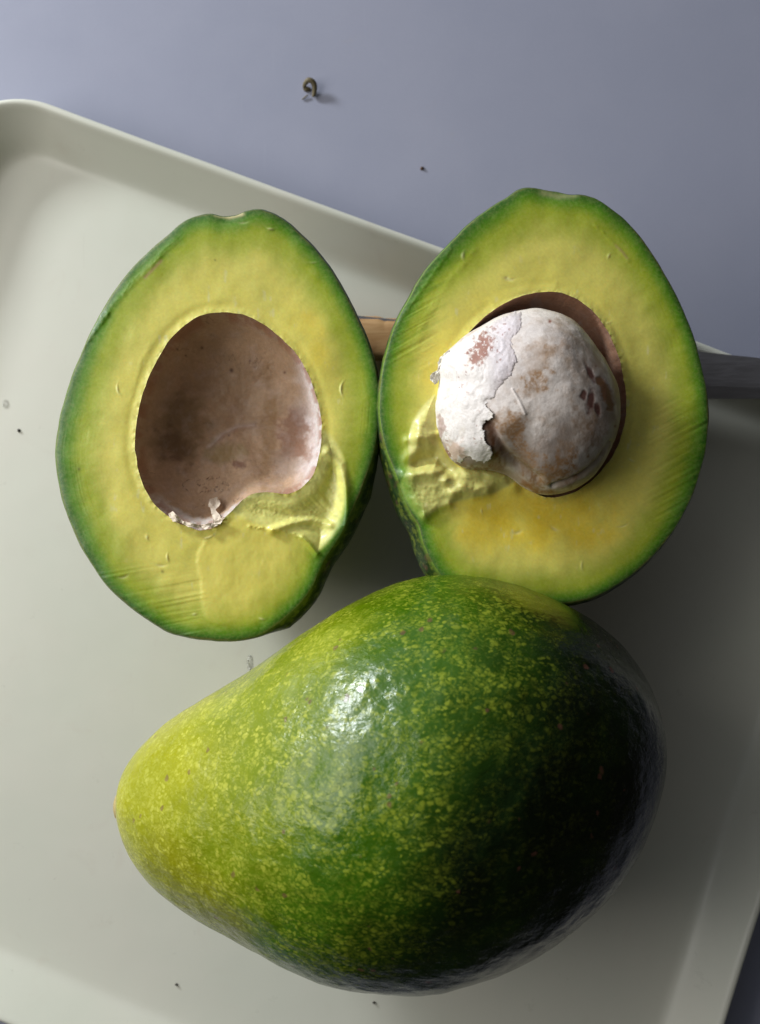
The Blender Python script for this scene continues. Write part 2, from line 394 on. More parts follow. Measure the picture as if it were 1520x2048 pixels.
R_TEAR = z2([(285, 950), (220, 1005), (180, 1080), (162, 1150), (165, 1230), (150, 1290), (128, 1345), (155, 1420), (200, 1480), (240, 1500), (285, 1462), (350, 1430), (450, 1405), (540, 1385), (640, 1335), (700, 1340), (640, 1290), (560, 1250), (400, 1270), (320, 1200), (292, 1120), (290, 1040)])

ELL = np.array
# true (unlit) flesh colours
C_rim = ELL([.022, .115, .006]); C_grn = ELL([.095, .25, .005]); C_mid = ELL([.36, .43, .025]); C_pale = ELL([.73, .68, .15])
C_yel = ELL([.82, .68, .10]); C_org = ELL([.82, .60, .04]); C_cream = ELL([.74, .70, .36])

def flesh_color(x, y, do, dc, seed, warm, gw):
    """green under the skin -> yellow by the seed"""
    w1 = fbm(x / 40, y / 40, 0, seed, 4); w2 = fbm(x / 9, y / 9, 0, seed + 5, 3)
    ang = np.arctan2(y - 850, x - (450 if seed < 50 else 1080))
    streak = fbm(ang * 26, do / 70, 0, seed + 9, 3)                 # fibres that run inwards from the skin
    d = do * (1 + .14 * w1) + 1.5 * w2 + 5 * streak * sm(5, 40, do)
    d = d / gw(x, y)
    c = mix(C_rim, C_grn, sm(1, 15, d)); c = mix(c, C_mid, sm(10, 36, d)); c = mix(c, C_pale, sm(28, 100, d))
    wy = warm(x, y) * (1 + .5 * w1)
    c = mix(c, C_yel, np.clip(wy, 0, 1) * sm(45, 100, d)); c = mix(c, C_org, np.clip((wy - .6) * 1.3, 0, 1) * sm(50, 100, d))
    c = mix(c, C_cream, .40 * np.exp(-np.maximum(dc, 0) / 7.) * (.5 + .5 * w2))
    c = mix(c, C_cream, .5 * sm(.46, .7, fbm(x / 11, y / 26, 2, seed + 31, 3)) * sm(50, 90, d))
    c = c * (1 + .07 * fbm(x / 3.5, y / 3.5, 0, seed + 40, 2) + .02 * streak)[..., None]
    c = mix(c, mix(ELL([.045, .10, .008]) + 0 * c, ELL([.13, .10, .03]), sm(-.1, .4, w1)), .75 * np.exp(-(do / 2.2) ** 2))
    return c
def nicks(x, y, n, seed, do, dc):
    """short raised scuffs left by the knife"""
    r = np.random.default_rng(seed); z = np.zeros_like(x); c = np.zeros_like(x)
    x0, x1, y0, y1 = x.min(), x.max(), y.min(), y.max()
    for _ in range(n):
        cx, cy = r.uniform(x0, x1), r.uniform(y0, y1); L = r.uniform(4, 13); wd = r.uniform(1.4, 3.2); a = r.uniform(-.5, .5) + math.pi * .5 * (r.random() < .5)
        m = (np.abs(x - cx) < 26) & (np.abs(y - cy) < 26)
        if not m.any(): continue
        u = (x[m] - cx) * math.cos(a) + (y[m] - cy) * math.sin(a); v = -(x[m] - cx) * math.sin(a) + (y[m] - cy) * math.cos(a) + u * u * .02
        g = np.exp(-(u / L) ** 2 - (v / wd) ** 2); z[m] += g * r.choice([.5, -.45, .7]); c[m] += g
    ok = sm(8, 25, do) * sm(4, 10, dc)
    return z * ok, c * ok
def make_half(name, label, out, cav, cen, zfun, cfun, zc, H, cavity_depth, cavcolor, cat='avocado half', bulge=.04, seed=1, fill=(-1.6, -.2)):
    out = soften(catmull(out, 8), 5); out = rough_path(out, 1.2, 26, seed); cav = soften(catmull(cav, 8), 11); cav = rough_path(cav, 1.5, 18, seed + 2)
    nt, nr = 960, 168; th = np.linspace(0, 2 * np.pi, nt, endpoint=False)
    ro = polar(out, *cen, th); rc = polar(cav, *cen, th)
    t = np.linspace(0, 1, nr) ; t = t - .06 * np.sin(2 * np.pi * t) / 1.0
    R = rc[None] + (ro - rc)[None] * t[:, None]
    X = cen[0] + R * np.cos(th); Y = cen[1] + R * np.sin(th)
    do = sdf(out, X, Y); do = np.maximum(do, 0); dc = np.maximum(-sdf(cav, X, Y), 0)
    Z = zfun(X, Y, do, dc); Cc = cfun(X, Y, do, dc)
    Zm = zc(X, Y) + Z / 1000
    V = W(X, Y, Zm)
    root = empty(name, (float(W(np.array(cen[0]), np.array(cen[1]), .03)[0]), float(W(np.array(cen[0]), np.array(cen[1]), .03)[1]), 0))
    fl = mesh_obj('flesh', V, grid_faces(nr, nt)[:, ::-1], M['flesh'], col=Cc); under(fl, root)
    # cavity
    nk = 110; s = np.sin(np.linspace(np.pi / 2, 0.0, nk))            # 1 at the rim -> 0 in the middle
    s[-1] = .002
    base = V[0]; cenw = np.array([*W(np.array(cen[0]), np.array(cen[1]), float(Zm[0].mean()))[:2], 0])
    q = s[:, None]
    bs = base[:, :2]; kk = np.hanning(121); kk /= kk.sum()
    bs = np.stack([np.convolve(np.concatenate([bs[-60:, a_], bs[:, a_], bs[:60, a_]]), kk, 'valid') for a_ in (0, 1)], 1)
    bq = bs[None] + (base[None, :, :2] - bs[None]) * (q ** 90)[..., None]
    P = cenw[None, None, :2] + (bq - cenw[None, None, :2]) * (q[..., None] * (1 + .03 * np.sin(np.pi * q))[..., None])
    lump = fbm(P[..., 0] * 160, P[..., 1] * 160, 0, seed + 60, 4) * .0009 * (1 - q ** 6)
    dz = -cavity_depth * np.sqrt(np.clip(1 - q ** 2.15, 0, 1)) + lump
    zr = base[None, :, 2] * q ** 60 + Zm[0].mean() * (1 - q ** 60)
    Vc = np.concatenate([P, (zr + dz)[..., None]], -1)
    XX = cen[0] + (rc[None] * q) * np.cos(th); YY = cen[1] + (rc[None] * q) * np.sin(th)
    cc, cz = cavcolor(XX, YY, q * np.ones_like(XX), th[None] + 0 * XX)
    Vc[..., 2] += cz / 1000
    cv = mesh_obj('seed_cavity', Vc, grid_faces(nk, nt)[:, ::-1], M['lining'], col=cc); under(cv, root)
    # skin shell
    edge = V[-1]; ns = 70; ph = np.linspace(0, np.pi / 2, ns)
    ce = np.array([edge[:, 0].mean(), edge[:, 1].mean()])
    gth = np.arctan2(edge[:, 1] - ce[1], edge[:, 0] - ce[0])
    rr = np.cos(ph) ** .82; rr[-1] = .002
    bl = bulge(gth) if callable(bulge) else bulge
    er = np.linalg.norm(edge[:, :2] - ce, axis=1); K = 71; pad = np.concatenate([er[-K:], er, er[:K]])
    hull = np.array([pad[i_:i_ + 2 * K + 1].max() for i_ in range(len(er))]); kh = np.hanning(2 * K + 1); kh /= kh.sum()
    hp = np.concatenate([hull[-K:], hull, hull[:K]]); hull = np.maximum(np.convolve(hp, kh, 'valid'), er) / er; hull = np.minimum(hull, 1.06) 
    nb_m = ((gth > fill[0]) & (gth < fill[1])); soft = np.convolve(np.concatenate([nb_m[-40:], nb_m, nb_m[:40]]).astype(float), np.ones(81) / 81, 'valid'); hull = 1 + (hull - 1) * soft
    rr = rr * 1.0
    rad = rr[:, None] * (1 + (hull[None] - 1) * sm(0, .22, ph)[:, None]) * (1 + bl * np.sin(np.clip(ph * 2.2, 0, np.pi))[:, None])
    lip = np.minimum(1, ph * 18)[:, None] * .0006
    dirv = (edge[:, :2] - ce) / np.linalg.norm(edge[:, :2] - ce, axis=1)[:, None]
    Ps = ce + (edge[:, :2] - ce)[None] * rad[..., None] + dirv[None] * lip[..., None] * rr[:, None, None]
    zs = edge[None, :, 2] * (1 - np.sin(ph)[:, None] ** 1.25) + (.0004) * np.sin(ph)[:, None] ** 1.25
    lump = fbm(Ps[..., 0] * 70, Ps[..., 1] * 70, zs * 70, seed + 70, 4) * .0012 * np.minimum(1, ph * 2)[:, None] * np.cos(ph)[:, None]
    Ps = Ps + dirv[None] * lump[..., None]
    Vs = np.concatenate([Ps, zs[..., None]], -1)
    k1 = fbm(Ps[..., 0] * 300, Ps[..., 1] * 300, zs * 300, seed + 80, 4)
    cs = mix(ELL([.012, .030, .008]) + 0 * Vs, ELL([.045, .080, .012]), sm(-.1, .6, k1)); cs = mix(cs, ELL([.16, .27, .03]), (1 - sm(.0, .05, ph))[:, None] * np.ones_like(k1) * (.35 + .6 * sm(.2, -.8, dirv[:, 0]))[None])
    cs = mix(cs, ELL([.10, .05, .03]), .6 * sm(.35, .6, fbm(Ps[..., 0] * 500, Ps[..., 1] * 500, zs * 500, seed + 90, 2)))
    sk = mesh_obj('skin', Vs, grid_faces(ns, nt)[:, ::-1], M['hskin'], col=cs); under(sk, root)
    tag(root, label, cat)
    return root, V, Zm

# ---- left half (seed cavity empty)
SPL = catmull(L_PATCH, 6); STL = catmull(L_TEAR, 6)
def l_z(x, y, do, dc):
    sp, st = sdf(SPL, x, y), sdf(STL, x, y)
    z = -.12 * np.exp(-do / 3.5) - .15 * np.exp(-do / 18.) + .45 * fbm(x / 120, y / 120, 0, 11, 3) + .02 * fbm(x / 14, y / 14, 0, 12, 3)
    # knife drag lines following the edge
    ang = np.arctan2(y - 850, x - 450)
    z += .013 * sm(-.1, .4, fbm(x / 60, y / 60, 0, 90, 2)) * fbm(do / 3.2, ang * 2.2, 0, 13, 2) * sm(120, 20, do) * sm(3, 12, do)
    z += .07 * fbm((y + .18 * x) / 4.5, x / 120, 0, 14, 2) * sm(1110, 1160, y) * sm(430, 380, x)
    z += .22 * np.exp(-dc / 5.) * (.6 + .8 * fbm(x / 9, y / 9, 0, 15, 2)) - .10 * np.exp(-((dc - 14) / 8.) ** 2)
    # fold on the upper left shoulder
    for pts, a, w in (([(200, 640), (235, 600), (262, 570), (300, 535), (330, 500), (350, 480)], .09, 6), ([(150, 720), (185, 668), (215, 628)], .15, 5), ([(262, 800), (283, 720), (300, 690)], .03, 5)):
        z += a * np.exp(-(segd(x, y, pts) / w) ** 2) * (1 + .6 * fbm(x / 8, y / 8, 0, 16, 2))
    # proud lower patch
    e_ = sm(-6, 6, sp + 3.0 * fbm(x / 9, y / 9, 0, 17, 2))
    z += e_ * (.16 - (x - 400) / 240 * .25 + .10 * fbm(x / 26, y / 40, 0, 18, 3))
    # torn fold: hollow with fibres fanning from the outer edge
    u = sm(0, 42, st); r = np.hypot(x - 735, y - 1110); a = np.arctan2(y - 1110, x - 735)
    hollow = .8 + 1.5 * sm(520, 690, x)
    z -= u * hollow * (1 - .95 * np.exp(-((dc) / 32.) ** 2))
    z += u * (.45 * fbm(a * 7, r / 160, 0, 19, 3) + .10 * fbm(x / 5, y / 5, 0, 20, 3) + .07 * fbm(a * 26, r / 60, 0, 95, 3))
    z += .9 * np.exp(-(segd(x, y, [(545, 1060), (585, 1045), (625, 1040), (660, 1050)]) / 8) ** 2) + .8 * np.exp(-(segd(x, y, [(655, 905), (680, 930), (692, 975), (694, 1020), (692, 1050)]) / 9) ** 2)
    z += .7 * np.exp(-(segd(x, y, [(605, 1075), (620, 1090), (634, 1108)]) / 5) ** 2) + .18 * np.exp(-(segd(x, y, [(500, 1052), (560, 1062), (600, 1072)]) / 4) ** 2) * (1 + fbm(x / 5, y / 5, 0, 77, 2))
    nz, _ = nicks(x, y, 30, 21, do, dc)
    z += .26 * nz * (1 - u)
    z -= .3 * np.exp(-(np.hypot(x - 458, (y - 433) * 1.6) / 24) ** 2)
    return z
def l_c(x, y, do, dc):
    sp, st = sdf(SPL, x, y), sdf(STL, x, y)
    warm = lambda x, y: .10 + .35 * np.exp(-dc / 60.) + .40 * sm(520, 640, x) * sm(1000, 600, y) + .15 * sm(900, 1100, y)
    gw = lambda x, y: 1 + .30 * sm(600, 420, y) + .15 * sm(300, 150, x) + .5 * np.exp(-(segd(x, y, [(150, 760), (110, 900), (150, 1080)]) / 60.) ** 2)
    c = flesh_color(x, y, do, dc, 22, warm, gw)
    e_ = sm(-3, 4, sp) * sm(20, 60, do); c = mix(c, ELL([.80, .67, .12]), .5 * e_ * (.8 + .3 * fbm(x / 14, y / 20, 0, 24, 3)))
    u = sm(-2, 10, st) * sm(3, 24, do); c = mix(c, ELL([.76, .72, .22]) * (1 + .25 * fbm(x / 8, y / 8, 0, 25, 3))[..., None], .85 * u)
    c = mix(c, ELL([.66, .66, .40]), .6 * sm(-1, 6, st) * np.exp(-dc / 5.))
    c = mix(c, ELL([.20, .30, .03]), .8 * sm(0, 8, st) * sm(14, 3, do))
    _, nc = nicks(x, y, 30, 21, do, dc); c = mix(c, C_cream, np.clip(nc * .5, 0, .5))
    for cx, cy, r in ((158, 938, 3), (325, 1143, 3), (430, 520, 2), (120, 1005, 2)): c = mix(c, ELL([.12, .09, .02]), .7 * np.exp(-(np.hypot(x - cx, y - cy) / r) ** 2))
    c = mix(c, ELL([.42, .30, .12]), .8 * np.exp(-(segd(x, y, [(290, 555), (322, 522)]) / 3.5) ** 2))
    c = mix(c, ELL([.56, .48, .24]), np.exp(-(segd(x, y, [(432, 429), (458, 434), (484, 428)]) / 4.5) ** 2))
    return c
def blob(x, y, cx, cy, rx, ry, seed, a=0, rag=.5, sc=12):
    u = (x - cx) * math.cos(a) + (y - cy) * math.sin(a); v = -(x - cx) * math.sin(a) + (y - cy) * math.cos(a)
    d = np.hypot(u / rx, v / ry) + rag * fbm(x / sc, y / sc, 0, seed, 4)
    return sm(1.35, .55, d)
LIN = ELL([.48, .315, .195])
def crack(x, y, seed, lo=.022):
    w = fbm(x / 30, y / 30, 0, seed + 3, 3)
    f = fbm(x / 34 + w * .4, y / 13 + w * .6, 0, seed, 3)
    return np.exp(-(f / lo) ** 2)
def l_cav(x, y, q, th):
    c = LIN * (1 + .16 * fbm(x / 26, y / 26, 0, 41, 5))[..., None]
    pale = sm(560, 640, x + 30 * fbm(x / 30, y / 30, 0, 42, 3)) * sm(620, 740, y); c = mix(c, ELL([.70, .62, .61]), .95 * pale)  # right wall paler: light from the left painted into the lining
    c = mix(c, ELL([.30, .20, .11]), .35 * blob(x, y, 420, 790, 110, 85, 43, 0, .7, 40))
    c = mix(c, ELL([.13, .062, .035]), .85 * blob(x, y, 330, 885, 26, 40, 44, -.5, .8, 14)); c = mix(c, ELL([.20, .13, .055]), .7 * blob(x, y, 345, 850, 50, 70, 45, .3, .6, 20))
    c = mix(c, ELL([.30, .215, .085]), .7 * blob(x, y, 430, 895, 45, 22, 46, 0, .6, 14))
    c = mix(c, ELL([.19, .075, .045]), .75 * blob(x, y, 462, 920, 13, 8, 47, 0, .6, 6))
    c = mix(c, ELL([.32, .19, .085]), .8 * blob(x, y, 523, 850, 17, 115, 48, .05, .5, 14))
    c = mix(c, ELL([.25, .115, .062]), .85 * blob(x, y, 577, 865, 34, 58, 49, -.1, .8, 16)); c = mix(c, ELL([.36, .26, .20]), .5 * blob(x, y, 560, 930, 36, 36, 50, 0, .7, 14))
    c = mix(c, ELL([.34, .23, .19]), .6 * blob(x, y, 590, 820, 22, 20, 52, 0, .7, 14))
    c = mix(c, ELL([.08, .03, .02]), np.exp(-(np.hypot(x - 445, y - 725) / 4.2) ** 2))
    for cx, cy, r in ((560, 733, 3), (437, 860, 2.6), (388, 682, 3), (486, 707, 2.6), (343, 690, 2), (356, 700, 2)): c = mix(c, ELL([.10, .04, .025]), .85 * np.exp(-(np.hypot(x - cx, y - cy) / r) ** 2))
    ck = crack(x, y, 51) * (sm(900, 960, y) * sm(520, 470, x) + .6 * sm(760, 700, y)) * sm(-.1, .3, fbm(x / 40, y / 40, 0, 53, 2))
    c = mix(c, ELL([.12, .06, .035]), .8 * ck)
    c = mix(c, ELL([.46, .35, .31]), .6 * np.exp(-(segd(x, y, [(398, 885), (425, 858), (455, 842), (490, 838)]) / 6) ** 2))
    c = mix(c, ELL([.48, .33, .20]), .7 * np.exp(-(segd(x, y, [(460, 984), (492, 962), (508, 945)]) / 2.2) ** 2))
    # white papery rim, brown at the lip
    rim = sm(.93, .99, q)
    low = sm(980, 1010, y) + sm(600, 625, x) * sm(730, 790, y)
    c = mix(c, ELL([.70, .64, .60]), np.clip(low, 0, 1) * sm(.90, .955, q + .03 * fbm(x / 10, y / 10, 0, 54, 2)) * .85)
    c = mix(c, ELL([.36, .16, .09]), .7 * rim * sm(.0, .5, fbm(x / 14, y / 14, 0, 55, 3) + .35))
    z = .35 * np.exp(-(segd(x, y, [(398, 885), (425, 858), (455, 842), (490, 838)]) / 5) ** 2) - .25 * ck
    z = z + .5 * sm(.88, .93, q + .02 * fbm(x / 8, y / 8, 0, 56, 2)) * np.clip(low, 0, 1) * sm(1, .97, q)
    return c, z
zl = lambda x, y: .0430 + 0 * x + .0012 * (y - 850) / -400
half_l, VL, ZL = make_half('avocado_half', 'avocado half with an empty brown hollow where the seed was', L_OUT, L_CAV, (452, 845), l_z, l_c, zl, .042, .0150, l_cav, bulge=lambda g: .006 + .03 * np.maximum(0, np.cos(g)) * np.maximum(0, -np.sin(g) + .4), seed=4)

# ---- right half (seed still in place)
STR = catmull(R_TEAR, 6)
def r_z(x, y, do, dc):
    st = sdf(STR, x, y)
    z = -.12 * np.exp(-do / 3.5) - .15 * np.exp(-do / 18.) + .45 * fbm(x / 130, y / 130, 0, 111, 3) + .02 * fbm(x / 14, y / 14, 0, 112, 3)
    ang = np.arctan2(y - 850, x - 1080)
    z += .015 * sm(-.1, .4, fbm(x / 60, y / 60, 0, 91, 2)) * fbm(do / 3.2, ang * 2.2, 0, 113, 2) * sm(110, 20, do) * sm(3, 12, do)
    z += .10 * fbm((y + .55 * x) / 7.0, (x - .5 * y) / 160, 0, 114, 2) * (sm(1270, 1350, x) * sm(780, 860, y) + sm(900, 840, x) * sm(760, 680, y))
    z += .20 * np.exp(-dc / 5.) * (.5 + .9 * fbm(x / 9, y / 9, 0, 115, 2)) - .10 * np.exp(-((dc - 14) / 8.) ** 2)
    z += .14 * np.exp(-(segd(x, y, [(985, 604), (1020, 585), (1060, 575), (1110, 572)]) / 8) ** 2)
    for pts, a, w in (([(800, 640), (840, 585), (880, 530), (900, 500)], .09, 5), ([(1190, 450), (1230, 490), (1256, 520)], .08, 4), ([(830, 700), (850, 640), (900, 560), (950, 500)], .06, 7)):
        z += a * np.exp(-(segd(x, y, pts) / w) ** 2) * (1 + .6 * fbm(x / 8, y / 8, 0, 116, 2))
    u = sm(0, 24, st)
    z += u * (1.0 + .4 * fbm(x / 30, y / 30, 0, 117, 3)) + u * (.20 * fbm(x / 40, (y - .25 * x) / 10, 0, 118, 3) + .05 * fbm(x / 6, y / 6, 0, 119, 3))
    z -= u * 2.2 * np.exp(-(segd(x, y, z2([(200, 1250), (300, 1215), (330, 1270)])) / 16) ** 2)
    for pts, a, w in ((z2([(165, 1150), (210, 1140), (290, 1125)]), .6, 9), (z2([(150, 1305), (230, 1295), (310, 1290), (330, 1320)]), 1.2, 12), (z2([(360, 1380), (400, 1360), (450, 1380), (500, 1370)]), 1.1, 14),
                      (z2([(165, 1230), (200, 1180), (215, 1080)]), .6, 12), (z2([(240, 1480), (290, 1440), (340, 1430)]), .8, 10), (z2([(420, 1290), (500, 1290), (570, 1310), (620, 1350)]), .8, 15)):
        z += a * np.exp(-(segd(x, y, pts) / w) ** 2) * (1 + .2 * fbm(x / 14, y / 14, 0, 120, 2))
    nz, _ = nicks(x, y, 28, 121, do, dc); z += .22 * nz * (1 - u)
    z -= .3 * np.exp(-(np.hypot(x - 1118, (y - 388) * 1.8) / 28) ** 2)
    return z
def r_c(x, y, do, dc):
    st = sdf(STR, x, y)
    warm = lambda x, y: .05 + .38 * np.exp(-dc / 60.) + .95 * np.exp(-((y - 1045) / 75.) ** 2) * sm(1330, 1180, x) + .35 * np.exp(-(np.hypot(x - 880, y - 720) / 70.) ** 2)
    gw = lambda x, y: 1 + .45 * sm(620, 430, y) * sm(1080, 900, x) + .30 * sm(620, 430, y) + .55 * sm(1290, 1400, x) * np.exp(-((y - 960) / 160.) ** 2)
    c = flesh_color(x, y, do, dc, 122, warm, gw)
    f = fbm((y + .55 * x) / 9.0, (x - .5 * y) / 160, 0, 114, 2)
    c = mix(c, C_grn, .5 * sm(.0, .6, f) * sm(1300, 1370, x) * sm(760, 860, y)); c = mix(c, C_grn, .45 * sm(0, .6, f) * sm(920, 850, x) * sm(760, 680, y) * sm(110, 50, do))
    u = sm(-2, 6, st); k = sm(6, 45, do + 8 * fbm(x / 12, y / 12, 0, 124, 2))
    t_ = mix(ELL([.22, .36, .045]), ELL([.64, .60, .19]), k) * (1 + .16 * fbm(x / 8, y / 8, 0, 125, 3))[..., None]
    c = mix(c, t_, .9 * u)
    _, nc = nicks(x, y, 28, 121, do, dc); c = mix(c, C_cream, np.clip(nc * .5, 0, .5))
    c = mix(c, ELL([.45, .34, .12]), .7 * np.exp(-(segd(x, y, [(1232, 492), (1246, 505), (1254, 516)]) / 3) ** 2))
    c = mix(c, ELL([.34, .36, .16]), .7 * np.exp(-(segd(x, y, [(1085, 386), (1118, 394), (1150, 390)]) / 6) ** 2))
    return c
def r_cav(x, y, q, th):
    c = ELL([.50, .29, .19]) * (1 + .2 * fbm(x / 20, y / 20, 0, 141, 5))[..., None]
    c = mix(c, ELL([.52, .42, .38]), .7 * sm(0, .4, fbm(x / 22, y / 22, 0, 142, 4)))
    c = mix(c, ELL([.40, .15, .07]), .75 * blob(x, y, 1205, 700, 14, 48, 143, -.3, .9, 10)); c = mix(c, ELL([.36, .13, .06]), .8 * sm(.1, .5, fbm(x / 12, y / 12, 0, 145, 3)) * sm(940, 975, y))
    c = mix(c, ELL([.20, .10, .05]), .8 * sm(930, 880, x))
    c = mix(c, ELL([.40, .20, .12]), .6 * sm(.975, 1, q))
    return c, 0 * x
zr = lambda x, y: .0450 + .0030 * (800 - y) / 400
half_r, VR, ZR = make_half('avocado_half.001', 'avocado half still holding its large pale seed, resting over the knife', R_OUT, R_CAV, (1075, 800), r_z, r_c, zr, .045, .0195, r_cav, bulge=lambda g: .006 + .05 * np.maximum(0, -np.sin(g)) * sm(1.0, .2, np.cos(g)), seed=104, fill=(-2.95, -1.7))

# loose scraps of seed coat in the empty cavity (parts of the left half)
def scrap(name, poly, z0, h, parent, mat, seed, curl=.0006, n=26, label=None):
    """thin ragged flake with thickness"""
    poly = rough_path(catmull(poly, 5), 3.6, 4, seed); c = poly.mean(0); m = len(poly)
    tt = np.linspace(0, 1, 7)[::-1]
    X = c[0] + (poly[:, 0] - c[0])[None] * tt[:, None]; Y = c[1] + (poly[:, 1] - c[1])[None] * tt[:, None]
    z = z0(X, Y) + curl * fbm(X / 9, Y / 9, 0, seed, 3) + .0003 * np.sin(X / 5)
    top = W(X, Y, z); bot = W(X, Y, z - h)
    V = np.concatenate([top.reshape(-1, 3), bot.reshape(-1, 3)]); f1 = grid_faces(7, m); f2 = grid_faces(7, m)[:, ::-1] + 7 * m
    j = np.arange(m); j2 = (j + 1) % m; side = np.stack([j, j + 7 * m, j2 + 7 * m, j2], 1)
    o = mesh_obj(name, V, np.concatenate([f1[:, ::-1], f2[:, ::-1], side]), mat, smooth=False); 
    return under(o, parent) if parent is not None else o
zrim = lambda dz, k=0: (lambda x, y: .0430 + dz + k * (x - 430) / 30 * .001)
scrap('coat_scrap', [(420, 1000), (432, 995), (440, 1003), (436, 1014), (430, 1020), (436, 1030), (444, 1038), (430, 1046), (424, 1034), (422, 1020), (417, 1010)], lambda x, y: .0350 + (y - 1000) / 40 * .0062, .0005, half_l, M['paper'], 301)
for i, pts in enumerate(([(338, 1028), (346, 1024), (352, 1034), (366, 1042), (384, 1046), (398, 1050), (396, 1055), (378, 1053), (358, 1046), (344, 1040)], [(396, 1049), (415, 1048), (436, 1040), (448, 1034), (440, 1046), (422, 1056), (404, 1057)])):
    scrap('coat_scrap', pts, zrim(.0002), .0005, half_l, M['paper'], 310 + i)

# ------------------------------------------------------------------ the seed
SEED = z3([(105, 860), (118, 770), (125, 700), (112, 600), (140, 520), (200, 470), (310, 380), (440, 300), (560, 240), (700, 205), (800, 200), (920, 228), (1030, 290), (1120, 390), (1200, 500), (1270, 620), (1320, 740), (1340, 880), (1330, 1000), (1290, 1130), (1205, 1275), (1110, 1375), (1000, 1432), (890, 1455), (785, 1440), (690, 1390), (600, 1318), (500, 1285), (400, 1280), (300, 1268), (212, 1212), (150, 1100), (115, 990)])
SPEEL = z3([(135, 520), (200, 470), (310, 380), (440, 300), (560, 240), (680, 205), (690, 260), (685, 330), (640, 380), (625, 440), (660, 520), (640, 600), (600, 670), (560, 720), (530, 750), (510, 800), (440, 830), (470, 870), (500, 900), (490, 930), (450, 950), (425, 975), (430, 1010), (450, 1080), (480, 1120), (495, 1180), (470, 1205), (400, 1200), (330, 1190), (270, 1240), (200, 1150), (120, 1000), (90, 860), (110, 700)])
def seed_surface(X, Y, Pz):
    pass
def build_seed():
    cen = np.array([1057., 803.]); poly = catmull(SEED, 8)
    nt, nph = 620, 300; th = np.linspace(0, 2 * np.pi, nt, endpoint=False); ro = polar(poly, *cen, th)
    ph = np.linspace(.001, np.pi * .86, nph)
    zc, hz, hl = .0475, .0165, .0185
    q = np.sin(ph)[:, None] ** .92
    X = cen[0] + ro[None] * q * np.cos(th); Y = cen[1] + ro[None] * q * np.sin(th)
    cosp = np.cos(ph)[:, None]
    zz = zc + np.where(cosp > 0, hz, hl) * cosp + 0 * X
    base = np.stack([(X - CX) * S * (D - zc) / D, -(Y - CY) * S * (D - zc) / D, zz], -1)
    Cw = np.array([*W(cen[0], cen[1], zc)[:2], zc]); nrm = base - Cw; nrm /= np.linalg.norm(nrm, axis=-1, keepdims=True)
    top = sm(-.35, -.05, cosp + 0 * X)
    # screen-like px of the surface point as the surface coordinate (for painting regions on the coat)
    px = CX + base[..., 0] / S * D / (D - base[..., 2]); py = CY - base[..., 1] / S * D / (D - base[..., 2])
    wob = lambda sc, s_: fbm(base[..., 0] / sc, base[..., 1] / sc, base[..., 2] / sc, s_, 4)
    C = mix(ELL([.50, .38, .29]) + 0 * base, ELL([.82, .74, .68]), sm(-.35, .45, wob(.005, 201) + .35 * wob(.0012, 292)))
    C = mix(C, ELL([.31, .27, .26]), .6 * sm(.0, .6, wob(.012, 215)))
    pe = catmull(SPEEL, 6); dpe = sdf(pe, px, py) + 9 * fbm(px / 16, py / 16, 0, 293, 3)
    C = mix(C, ELL([.80, .74, .71]), .8 * sm(-60, 0, dpe) * (1 - sm(800, 850, py)) * (.75 + .4 * fbm(px / 7, py / 7, 0, 294, 3)))
    tan = ELL([.36, .195, .085])
    for b in ((1075, 765, 26, 26, .9), (1105, 700, 30, 12, .5), (1020, 850, 30, 26, .9), (1035, 880, 16, 50, .9), (1045, 925, 22, 30, .9), (1100, 945, 60, 26, 1), (1165, 850, 14, 55, .5), (1135, 905, 20, 30, .5), (1085, 960, 45, 12, .7), (1070, 690, 20, 8, .4), (1195, 860, 16, 30, .5)):
        C = mix(C, tan, b[4] * .85 * blob(px, py, b[0], b[1], b[2], b[3], 202 + int(b[0]) % 7, -.25, 1.3, 12) * (.55 + .6 * sm(-.3, .3, fbm(px / 3.5, py / 3.5, 0, 283, 2))))
    C = mix(C, ELL([.22, .16, .12]), .5 * blob(px, py, 1040, 925, 16, 50, 221, -.6, .5, 14))
    C = mix(C, ELL([.62, .56, .44]), .7 * np.exp(-(segd(px, py, [(1240, 800), (1228, 870), (1205, 915), (1170, 950), (1165, 965)]) / 13) ** 2) * sm(-.3, .3, wob(.004, 222) + .2))
    C = mix(C, ELL([.17, .075, .035]), .85 * np.exp(-(segd(px, py, [(968, 842), (982, 872), (994, 905), (1000, 925)]) / 17) ** 2) * (.75 + .5 * sm(-.3, .3, fbm(px / 5, py / 9, 0, 290, 3))))
    C = mix(C, ELL([.26, .11, .045]), .85 * np.exp(-(segd(px, py, [(880, 880), (900, 915), (935, 935), (985, 932)]) / 11) ** 2) * sm(-.5, .2, fbm(px / 7, py / 7, 0, 295, 3)))
    C = mix(C, ELL([.34, .13, .05]), .8 * np.exp(-(segd(px, py, [(1048, 965), (1075, 982), (1105, 990)]) / 8) ** 2) * sm(-.4, .3, fbm(px / 6, py / 6, 0, 291, 3)))
    pur = ELL([.16, .05, .04])
    pits = np.zeros_like(px)
    for b in ((1182, 745, 6, 22, -.45), (1182, 800, 8, 24, .15), (1215, 795, 10, 30, -.3), (1168, 790, 7, 9, 0), (1196, 818, 5, 12, -.2), (1202, 765, 7, 14, -.5)):
        k = blob(px, py, b[0], b[1], b[2], b[3], 230 + int(b[1]) % 9, b[4], .55, 9); pits = np.maximum(pits, k); C = mix(C, pur if b[0] < 1200 else ELL([.26, .11, .04]), .95 * k)
